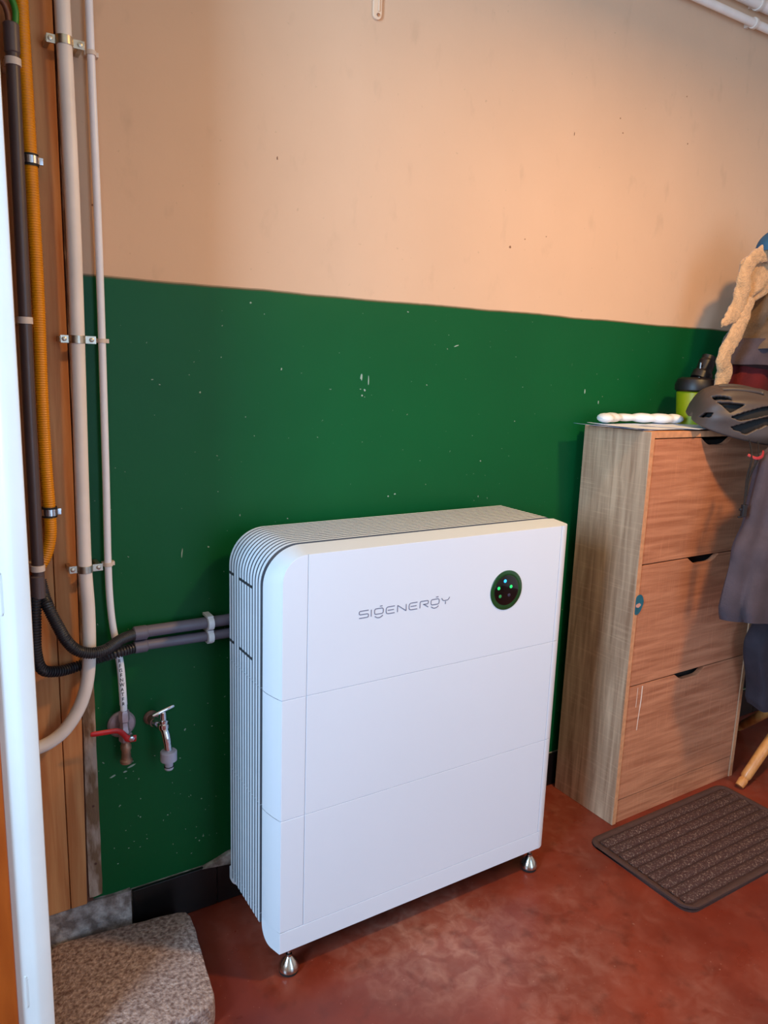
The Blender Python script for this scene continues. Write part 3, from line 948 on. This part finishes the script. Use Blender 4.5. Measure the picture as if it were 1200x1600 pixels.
hc = MB().lathe([(.0085, .418), (.0100, .420), (.0100, .424), (.0090, .4255), (.0090, .436), (.0118, .438), (.0178, .440), (.0178, .460), (.0158, .462), (.0100, .4625)], (-.156, -.063, 0), 'z', 28).build('hose_coupling', 'grey_plastic', tap, smooth=30)
hc['label'] = 'grey plastic hose coupling'
MB().lathe([(.0103, .4245), (.0109, .4252), (.0103, .426)], (-.156, -.063, 0), 'z', 24).build('seal_ring', 'rubber', hc)

# dark conduit and its corrugated hoses
dc = thing('dark_conduit', (-.396, -.06, .84), 'dark brown conduit standing beside the yellow hose at the far left', 'conduit')
MB().tube([(-.3965, -.06, .86), (-.396, -.06, 1.2), (-.392, -.06, 1.80)], .0112, 20).build('pipe', 'dark_conduit', dc)
MB().lathe([(.0112, .842), (.0135, .844), (.0135, .886), (.0112, .888)], (-.3985, -.06, 0), 'z', 24).build('coupling', 'grey_brown_conduit', dc, smooth=30)
MB().lathe([(.0112, 1.800), (.0128, 1.802), (.0128, 1.845), (.0112, 1.847)], (-.392, -.06, 0), 'z', 24).build('coupling', 'grey_brown_conduit', dc, smooth=30)
for zz, xx in ((1.787, -.392), (1.362, -.3952), (.902, -.3968)):
    b = MB().lathe([(.0113, -.006), (.0133, -.006), (.0133, .006), (.0113, .006)], (xx, -.06, zz), 'z', 20)
    b.box((xx - .013, -.05, zz - .006), (xx + .006, -.012, zz + .006))
    b.build('clip', 'clip_cream', dc, bevel=.0006)
gw = thing('green_wire', (-.39, -.06, 1.845), 'thick green cable looping out of the top of the dark conduit', 'cable')
MB().tube(spline([(-.386, -.06, 1.842), (-.384, -.06, 1.868), (-.392, -.06, 1.888), (-.410, -.06, 1.894), (-.43, -.06, 1.89)], 8), .0055, 12).build('sheath', 'green_wire', gw)
MB().tube(spline([(-.396, -.064, 1.842), (-.397, -.064, 1.86), (-.405, -.066, 1.875), (-.425, -.066, 1.878)], 8), .0048, 12).build('core_wire', 'brown_wire', gw)

def corrugated(path, r, pitch=.0042, amp=.0012):
    P = resample(path, pitch / 4)
    R = [r + amp * (1 if i % 4 < 2 else -1) for i in range(len(P))]
    return MB().tube(P, R, 14)
h1 = tag(corrugated(spline([(-.3915, -.044, .872), (-.3865, -.058, .838), (-.381, -.072, .818), (-.369, -.079, .787), (-.356, -.081, .757), (-.337, -.082, .733), (-.310, -.082, .722), (-.281, -.075, .722), (-.246, -.052, .7295), (-.213, -.032, .7295)], 12), .0108, amp=.0009).single('corrugated_hose', 'black_hose', (-.31, -.07, .71), smooth=60),
         'upper black corrugated hose sagging in front of the cream pipe', 'hose', 'corrugated hoses')
h2 = tag(corrugated(spline([(-.4035, -.062, .848), (-.407, -.062, .785), (-.408, -.060, .733), (-.398, -.054, .694), (-.369, -.040, .679), (-.337, -.0265, .6755), (-.307, -.0235, .681), (-.280, -.030, .689), (-.250, -.040, .6975), (-.211, -.031, .6995)], 12), .0100, .0058, .0014).single('corrugated_hose', 'black_hose', (-.33, -.05, .67), smooth=60),
         'lower black corrugated hose passing behind the cream pipe', 'hose', 'corrugated hoses')
for lab_, za, zb, r in (('upper grey conduit running along the green wall into the white tower', .7295, .7265, .0128), ('lower grey conduit running along the green wall into the white tower', .6995, .6945, .0112)):
    gc = thing('grey_conduit', (-.12, -.03, za - r), lab_, 'conduit', 'grey conduits')
    MB().tube([(-.206, -.0255, za), (-.014, -.0225, zb), (.06, -.0225, zb)], r, 20).build('pipe', 'grey_conduit', gc)
    MB().lathe([(r, -.216), (r + .0024, -.214), (r + .0024, -.189), (r, -.187)], (0, -.03, za), 'x', 24).build('coupling', 'grey_conduit', gc, smooth=30)
    b = MB().lathe([(r + .0002, -.055), (r + .0028, -.055), (r + .0028, -.042), (r + .0002, -.042)], (0, -.03, zb + .001), 'x', 24)
    b.box((-.055, -.03, zb - r - .004), (-.042, 0, zb - r + .001)).box((-.0555, -.036, zb + r - .001), (-.0415, 0, zb + r + .0055))
    b.build('clip', 'clip_white', gc, bevel=.0008)

# yellow corrugated gas hose with its clamps
yh = thing('yellow_hose', (-.369, -.04, .90), 'yellow corrugated gas hose behind the dark conduit', 'hose')
yp = spline([(-.372, -.036, 2.4), (-.371, -.036, 1.9), (-.369, -.036, 1.6), (-.3685, -.036, 1.4), (-.3705, -.036, 1.25), (-.370, -.036, 1.1), (-.3675, -.036, 1.0), (-.369, -.036, .955), (-.380, -.034, .915), (-.402, -.030, .885), (-.44, -.028, .86)], 12)
P = resample(yp, .0011)
MB().tube(P, [.0115 + (.0005 if i % 4 < 2 else -.0005) for i in range(len(P))], 16).build('pipe', 'yellow_hose', yh, smooth=60)
for zz, xx in ((1.640, -.3695), (1.005, -.3675)):
    cl = MB().lathe([(.0116, -.010), (.0140, -.010), (.0140, .010), (.0116, .010)], (xx, -.036, zz), 'z', 24).build('rubber_sleeve', 'rubber', yh, smooth=30)
    MB().lathe([(.0141, -.0062), (.0152, -.0062), (.0152, .0062), (.0141, .0062)], (xx, -.036, zz), 'z', 24).build('band', 'steel', cl, smooth=30)
    MB().box((xx + .012, -.04, zz - .0062), (xx + .021, -.032, zz + .0062)).build('lug', 'steel', cl, bevel=.001)

# pipes high on the right, painted hook at the top
for r, zz, lab_, tone in ((.0115, 2.352, 'thinner cream pipe high on the wall at the top right corner', 0), (.0165, 2.408, 'thicker cream pipe high on the wall at the top right corner', 1)):
    hp = thing('ceiling_pipe', (2.0, -.03, zz), lab_, 'pipe', 'pipes high on the wall')
    MB().tube([(1.15, -.03, zz), (2.85, -.03, zz)], r, 18).build('pipe', 'cream_pipe', hp)
    for xx in (1.655 if tone == 0 else 1.665, 2.5):
        b = MB().lathe([(r, -.007), (r + .004, -.006), (r + .004, .006), (r, .007)], (xx, -.03, zz), 'x', 20)
        b.box((xx - .006, -.03, zz - .006), (xx + .006, 0, zz + .006))
        b.build('clip', 'clip_cream', hp, bevel=.001)
hk = thing('wall_bracket', (.355, 0, 2.05), 'small painted over metal bracket near the top of the cream wall', 'bracket')
pts = [(.343, 2.25), (.3435, 2.068)] + arc(.3545, 2.063, .0108, 190, 350, 10) + [(.366, 2.068), (.3665, 2.25)]
MB().prism(pts, -.006, 0).build('plate', 'wall_hook_paint', hk, bevel=.002)
MB().box((.355, -.0085, 2.069), (.359, -.006, 2.25)).build('ridge', 'wall_hook_paint', hk, bevel=.001)
MB().lathe([(.0035, -.006), (.0032, -.008), (.001, -.0085)], (.3555, 0, 2.062), 'y', 12).build('screw', 'old_brass', hk)

# ------------------------------------------------------------------ things on the cabinet
def sheet(name, cx, cy, w_, h_, rot, z, m, label, curl, group):
    b = MB()
    nx, ny = 14, 10
    top, bot = [], []
    for j in range(ny + 1):
        rt_, rb_ = [], []
        for i in range(nx + 1):
            u, v = (i / nx - .5), (j / ny - .5)
            px, py = cx + u * w_ * math.cos(rot) - v * h_ * math.sin(rot), cy + u * w_ * math.sin(rot) + v * h_ * math.cos(rot)
            zz = z + curl * max(0, -u - .15) ** 2 + .0012 * math.sin(u * 7 + v * 3) ** 2
            rt_.append((px, py, zz + .0005))
            rb_.append((px, py, zz))
        top.append(rt_)
        bot.append(rb_)
    b.grid(top)
    b.grid(bot)
    edge = [(i, 0) for i in range(nx + 1)] + [(nx, j) for j in range(1, ny + 1)] + [(i, ny) for i in range(nx - 1, -1, -1)] + [(0, j) for j in range(ny - 1, 0, -1)]
    b.grid([[top[j][i] for i, j in edge], [bot[j][i] for i, j in edge]], closed=True)
    return tag(b.single(name, m, (cx, cy, z), smooth=40), label, 'paper', group)
ZT = HC
sheet('paper_sheet', 1.165, -.135, .297, .19, .10, ZT + .0006, 'paper_print', 'printed blue-white paper jutting past the left edge of the cabinet top', .05, 'papers on the cabinet')
sheet('paper_sheet', 1.225, -.145, .297, .20, -.12, ZT + .0028, 'paper', 'plain white paper under the white knobbly strip', .02, 'papers on the cabinet')
sheet('paper_sheet', 1.335, -.165, .24, .17, .35, ZT + .0050, 'paper', 'plain white paper nearest the bicycle helmet', .0, 'papers on the cabinet')
# white knobbly strip
wsx = []
R = []
for i in range(61):
    t = i / 60
    wsx.append((1.090 + .300 * t, -.085 + .018 * math.sin(t * 5), ZT + .0215))
    e = min(1, math.sqrt(max(0, 1 - (2 * t - 1) ** 8)) + .05)
    R.append((.0125 + .0035 * abs(math.sin(t * PI * 6)) - .0035 * math.exp(-((t - .42) / .12) ** 2)) * e)
ws = MB().tube(wsx, R, 14, flat=1.0)
for v in ws.v:
    v.y = -.085 + (v.y + .085) * 1.9
    v.z = ZT + .0215 + (v.z - ZT - .0215) * .93 
mz = min(v.z for v in ws.v)
for v in ws.v:
    v.z += ZT + .0078 - mz
tag(ws.single('plastic_strip', 'white_plastic', (1.24, -.085, ZT + .0078), smooth=60), 'white knobbly plastic strip lying on the papers', 'plastic strip')
# lime bottle with black pump head
sb = thing('spray_bottle', (1.452, -.115, ZT), 'lime green bottle with black pump head behind the helmet', 'bottle')
bx, by = 1.452, -.115
MB().lathe([(.040, ZT + .0002), (.046, ZT + .006), (.050, ZT + .05), (.053, ZT + .085), (.054, ZT + .100), (.050, ZT + .104)], (bx, by, 0), 'z', 32).build('body', 'lime', sb, smooth=40)
MB().lathe([(.055, ZT + .1035), (.060, ZT + .108), (.061, ZT + .122), (.054, ZT + .140), (.040, ZT + .146)], (bx, by, 0), 'z', 32).build('collar', 'tool_black', sb, smooth=40)
hd = MB().tube(spline([(bx + .010, by - .005, ZT + .140), (bx + .022, by - .006, ZT + .165), (bx + .034, by - .006, ZT + .195), (bx + .040, by - .006, ZT + .212)], 6), [.030] * 6 + [.024] * 7 + [.020] * 5 + [.015], 16).build('pump_head', 'tool_black', sb, smooth=50)
MB().lathe([(.010, -.0), (.010, -.003), (.008, -.004)], (bx + .034, by - .058, ZT + .124), 'y', 16).build('badge', 'silver_badge', sb)
MB().tube([(bx - .002, by - .01, ZT + .140), (bx - .002, by - .01, ZT + .190)], .0035, 10).build('pump_rod', 'steel', sb)
MB().box((bx - .004, by - .014, ZT + .176), (bx + .020, by - .006, ZT + .184)).build('trigger', 'tool_black', sb, bevel=.002)

# bicycle helmet
hl = thing('bicycle_helmet', (1.385, -.285, ZT), 'dark brown vented bicycle helmet resting on the front of the cabinet', 'helmet')
ca, cb2 = .165, .108           # half length, half width
hh = .118
HM = Matrix.Translation((1.448, -.287, 1.162)) @ Matrix.Rotation(math.radians(-26), 4, 'Z') @ Matrix.Rotation(math.radians(9), 4, 'Y') @ Matrix.Rotation(math.radians(20), 4, 'X')
def hpt(u, v, k=1.0):
    """u along the length -1..1 (front = -1), v across the dome -1..1"""
    th = u * PI / 2
    ph = v * PI / 2
    xx = -ca * math.sin(-th)
    rr = max(.0, math.cos(th)) ** .62
    yy = cb2 * math.sin(ph) * rr
    zz = hh * (max(0, math.cos(ph)) ** .8) * (max(0, math.cos(th)) ** .5) * (1 - .10 * u)
    if k == 1.0:      # moulded ridges between the vents
        rd = 1 + .018 * math.sin(abs(v) * 22 + u * 5) * math.cos(th)
        yy *= rd
        zz *= rd
    return HM @ Vector((xx * k, yy * k, zz * k))
NU, NV = 40, 33
VENTS = (((-.70, .24), (-.44, .32), (-.44, .41), (-.66, .37)), ((-.63, .44), (-.29, .48), (-.44, .66), (-.52, .57)),
         ((-.43, .73), (-.2, .55), (.0, .41), (.25, .37), (.25, .53), (0, .57), (-.30, .77)), ((-.39, .89), (-.15, .71), (0, .60), (.3, .56), (.3, .71), (0, .74), (-.2, .93)),
         ((-.89, .82), (-.82, .70), (-.66, .69), (-.70, .80)), ((.4, .35), (.75, .3), (.75, .45), (.4, .55)), ((.42, .62), (.75, .55), (.75, .7), (.42, .78)),
         ((-.5, .05), (0, .05), (0, .16), (-.5, .16)), ((.15, .05), (.6, .05), (.6, .16), (.15, .16)))
def is_vent(u, v):
    v = abs(v)
    for P_ in VENTS:
        ins = False
        for (x1, y1), (x2, y2) in zip(P_, P_[1:] + P_[:1]):
            if (y1 > v) != (y2 > v) and u < (x2 - x1) * (v - y1) / (y2 - y1) + x1:
                ins = not ins
        if ins:
            return True
    return False
NU, NV = 120, 110
sh = bmesh.new()
gv = [[sh.verts.new(hpt(-1 + 2 * i / NU, -1 + 2 * j / NV) - ORG[hl.name]) for j in range(NV + 1)] for i in range(NU + 1)]
for i in range(NU):
    for j in range(NV):
        if not is_vent(-1 + 2 * (i + .5) / NU, -1 + 2 * (j + .5) / NV):
            try:
                sh.faces.new((gv[i][j], gv[i + 1][j], gv[i + 1][j + 1], gv[i][j + 1]))
            except ValueError:
                pass
bmesh.ops.remove_doubles(sh, verts=sh.verts, dist=.0002)
bmesh.ops.smooth_vert(sh, verts=[v for v in sh.verts if v.is_boundary], factor=.5, use_axis_x=True, use_axis_y=True, use_axis_z=True)
bmesh.ops.smooth_vert(sh, verts=[v for v in sh.verts if v.is_boundary], factor=.5, use_axis_x=True, use_axis_y=True, use_axis_z=True)
bmesh.ops.recalc_face_normals(sh, faces=sh.faces)
sh.normal_update()
me = bpy.data.meshes.new('shell')
sh.to_mesh(me)
sh.free()
me.materials.append(MATS['helmet_shell'])
for p in me.polygons:
    p.use_smooth = True
so_ = bpy.data.objects.new('shell', me)
C.objects.link(so_)
so_.parent = hl
ORG[so_.name] = ORG[hl.name]
md = so_.modifiers.new('thick', 'SOLIDIFY')
md.thickness = .014
md.offset = -1
li = MB()
li.grid([[hpt(-1 + 2 * i / 28, -1 + 2 * j / 28, .865) for j in range(29)] for i in range(29)])
li.build('liner', 'helmet_liner', hl, smooth=60)
def strap(pts, wd, m, name='strap', parent=hl):
    P = resample(spline(pts, 10), .006)
    return MB().tube(P, wd, 8, flat=.25).build(name, m, parent, smooth=50)
strap([(1.335, -.385, 1.136), (1.275, -.434, 1.10), (1.262, -.436, 1.05), (1.264, -.436, 1.00), (1.265, -.436, .972)], .008, 'strap_black')
strap([(1.365, -.390, 1.134), (1.300, -.436, 1.10), (1.272, -.436, 1.05), (1.266, -.437, 1.00)], .006, 'strap_black')
strap([(1.270, -.425, 1.108), (1.285, -.440, 1.100), (1.310, -.440, 1.104), (1.330, -.430, 1.116)], .004, 'strap_red')
MB().box((1.257, -.441, .944), (1.274, -.431, .978)).box((1.246, -.439, .962), (1.2575, -.433, .969)).box((1.244, -.439, .943), (1.262, -.433, .948)).build('buckle', 'tool_black', hl, bevel=.002)

# ------------------------------------------------------------------ coat stand and clothes at the right
cs = thing('coat_stand', (1.86, -.35, 0), 'wooden coat stand with splayed turned legs right of the cabinet', 'coat stand')
MB().lathe([(.018, .10), (.026, .12), (.026, .34), (.020, .36), (.017, .5), (.017, 1.70), (.022, 1.72), (.026, 1.75), (.014, 1.78)], (1.86, -.35, 0), 'z', 20).build('pole', 'turned_wood', cs)
for fx, fy in ((1.608, -.327), (1.985, -.075), (2.11, -.40), (1.83, -.61)):
    a_, c_ = Vector((1.86, -.35, .285)), Vector((fx, fy, .018))
    d_ = (c_ - a_)
    leg = MB().tube([a_, a_ + d_ * .2, a_ + d_ * .6, a_ + d_ * .90, a_ + d_ * .92, a_ + d_ * .94, a_ + d_ * 1.0], [.013, .015, .0175, .0165, .0125, .015, .0135], 16)
    zz = min(v.z for v in leg.v)
    for v in leg.v:
        v.z -= zz * max(0, (v - a_).length / d_.length)
    leg.build('leg', 'turned_wood', cs)
for ax, ay, zz in ((-.14, .10, 1.68), (-.15, -.06, 1.60), (.14, .05, 1.66), (0, -.15, 1.62)):
    MB().tube(spline([(1.86, -.35, zz - .03), (1.86 + ax * .6, -.35 + ay * .6, zz - .01), (1.86 + ax, -.35 + ay, zz + .04)], 6), .010, 12).build('peg', 'turned_wood', cs)

def garment(rows, k=9, amp=.10, twist=2.0, n=72, seed=0.0, shear=0.0, xref=0.0):
    """rows (z, left x, right x, centre y, half depth); folds run down the cloth"""
    R_ = []
    zs = [r[0] for r in rows]
    N_ = 46
    for i in range(N_ + 1):
        z = zs[0] + (zs[-1] - zs[0]) * i / N_
        for a_, c_ in zip(rows, rows[1:]):
            if c_[0] <= z <= a_[0] + 1e-9:
                t = (a_[0] - z) / (a_[0] - c_[0])
                t = t * t * (3 - 2 * t)
                q = [a_[j] + (c_[j] - a_[j]) * t for j in range(5)]
                break
        _, xl, xr, cy_, hb = q
        row = []
        f_ = i / N_
        for j in range(n):
            th = 2 * PI * j / n
            m_ = 1 + amp * (.35 + f_) * (math.sin(k * th + twist * f_ * 3 + seed) * .6 + .6 * noise.noise((math.cos(th) * 2.2 + seed, math.sin(th) * 2.2, z * 5)))
            c1, s1 = math.cos(th), math.sin(th)
            c1 = math.copysign(abs(c1) ** .8, c1)
            s1 = math.copysign(abs(s1) ** .7, s1)
            xx = (xl + xr) / 2 + (xr - xl) / 2 * c1 * (1 + (m_ - 1) * .25)
            yy = cy_ + hb * s1 * m_
            row.append((xx, yy, z - shear * f_ * (xx - xref) + .006 * math.sin(3 * th + seed) * f_))
        R_.append(row)
    b = MB().grid(R_, closed=True)
    o = len(b.v) - n
    b.f.append(tuple(range(n))[::-1])
    b.f.append(tuple(o + j for j in range(n)))
    return b
# jacket with fleece trim
jk = thing('jacket', (1.70, -.15, 1.18), 'olive brown jacket with cream fleece trim hanging above the helmet', 'jacket')
garment([(1.70, 1.68, 1.78, -.15, .035), (1.64, 1.64, 1.88, -.145, .065), (1.57, 1.645, 1.92, -.14, .075), (1.47, 1.635, 1.95, -.14, .080), (1.405, 1.615, 1.97, -.14, .080)], 5, .55, 4.4, seed=1.3, shear=.14, xref=1.55).build('body', 'olive_cloth', jk, smooth=60)
garment([(1.425, 1.608, 1.97, -.14, .086), (1.355, 1.580, 1.975, -.14, .088)], 5, .12, 1.0, seed=1.3, shear=.14, xref=1.55).build('hem_band', 'dark_cloth', jk, smooth=60)
garment([(1.60, 1.70, 1.84, -.215, .018), (1.52, 1.665, 1.86, -.225, .022), (1.42, 1.645, 1.88, -.225, .026), (1.39, 1.66, 1.86, -.225, .018)], 4, .3, 2.0, seed=3.3, shear=.10, xref=1.62).build('pocket_flap', 'olive_cloth', jk, smooth=60)
def fleece(pts, R0):
    P = resample(spline(pts, 10), .006)
    n_ = len(P)
    rr = []
    for i in range(n_):
        t = i / (n_ - 1) * (len(R0) - 1)
        a_ = int(min(t, len(R0) - 2))
        rr.append(R0[a_] + (R0[a_ + 1] - R0[a_]) * (t - a_))
    b = MB().tube(P, rr, 18, flat=.45)
    for v in b.v:
        d_ = noise.noise_vector(v * 90) * .0032 + noise.noise_vector(v * 40) * .003
        v += d_
    return b
fleece([(1.72, -.21, 1.688), (1.60, -.215, 1.672), (1.525, -.215, 1.650), (1.492, -.21, 1.610), (1.492, -.205, 1.560), (1.487, -.20, 1.515), (1.463, -.20, 1.480), (1.418, -.20, 1.452)], [.040, .042, .032, .022, .024, .030, .028, .007]).build('collar', 'sherpa', jk, smooth=60)
fleece([(1.535, -.205, 1.535), (1.510, -.205, 1.475), (1.476, -.205, 1.415), (1.446, -.20, 1.358), (1.466, -.195, 1.318), (1.460, -.19, 1.262), (1.458, -.188, 1.20)], [.020, .026, .028, .024, .030, .024, .010]).build('front_edge', 'sherpa', jk, smooth=60)
garment([(1.695, 1.60, 1.74, -.188, .018), (1.63, 1.505, 1.72, -.186, .022), (1.57, 1.510, 1.64, -.184, .022), (1.52, 1.52, 1.57, -.182, .015)], 5, .25, 2.0, seed=5.1).build('lining', 'sherpa', jk, smooth=60)
rg = tag(garment([(1.42, 1.66, 1.84, -.135, .05), (1.36, 1.605, 1.92, -.13, .06), (1.26, 1.597, 1.95, -.13, .06), (1.175, 1.60, 1.95, -.13, .06)], 8, .15, 1.0, seed=4.0).single('red_garment', 'red_cloth', (1.76, -.13, 1.175), smooth=60), 'dark red garment hanging between the jacket and the helmet', 'garment')
dk = thing('long_coat', (1.62, -.385, .58), 'long dark purple-grey coat hanging before the cabinet front', 'coat')
garment([(1.46, 1.68, 1.80, -.43, .03), (1.26, 1.60, 1.86, -.43, .04), (1.15, 1.40, 1.88, -.43, .045), (1.10, 1.328, 1.88, -.43, .05), (.94, 1.312, 1.89, -.43, .055), (.846, 1.278, 1.90, -.43, .060), (.690, 1.262, 1.91, -.43, .062), (.66, 1.275, 1.91, -.43, .058)], 9, .24, 1.2, seed=2.2, shear=.20, xref=1.26).build('body', 'dark_cloth', dk, smooth=60)
gr = tag(garment([(.60, 1.60, 1.84, -.33, .04), (.50, 1.555, 1.86, -.33, .045), (.30, 1.622, 1.83, -.33, .05), (.275, 1.632, 1.82, -.33, .045)], 7, .2, 1.0, seed=6.0).single('hanging_bag', 'black_cloth', (1.74, -.33, .275), smooth=60), 'dark cloth bag hanging below the long coat', 'bag')
tr = tag(garment([(.95, 1.78, 2.10, -.10, .04), (.6, 1.80, 2.12, -.10, .05), (.24, 1.84, 2.12, -.10, .05), (.21, 1.85, 2.11, -.10, .045)], 8, .22, 1.0, seed=8.0).single('dark_garment', 'black_cloth', (1.96, -.10, .21), smooth=60), 'dark garment hanging by the wall behind the cloth bag', 'garment')
# blue cap on the stand
cp = thing('blue_cap', (1.625, -.235, 1.66), 'blue cap hanging above the jacket at the right edge', 'cap')
b = MB()
rows = []
for i in range(13):
    a_ = PI / 2 * i / 12
    rows.append([(1.625 + .085 * math.cos(a_) * math.cos(t), -.235 + .075 * math.cos(a_) * math.sin(t), 1.668 + .072 * math.sin(a_) ** .9) for t in [2 * PI * k / 36 for k in range(36)]])
b.grid(rows, closed=True)
b.build('crown', 'blue_cloth', cp, smooth=60)
MB().lathe([(.006, 1.738), (.007, 1.741), (.004, 1.744)], (1.625, -.235, 0), 'z', 12).build('button', 'blue_cloth', cp)
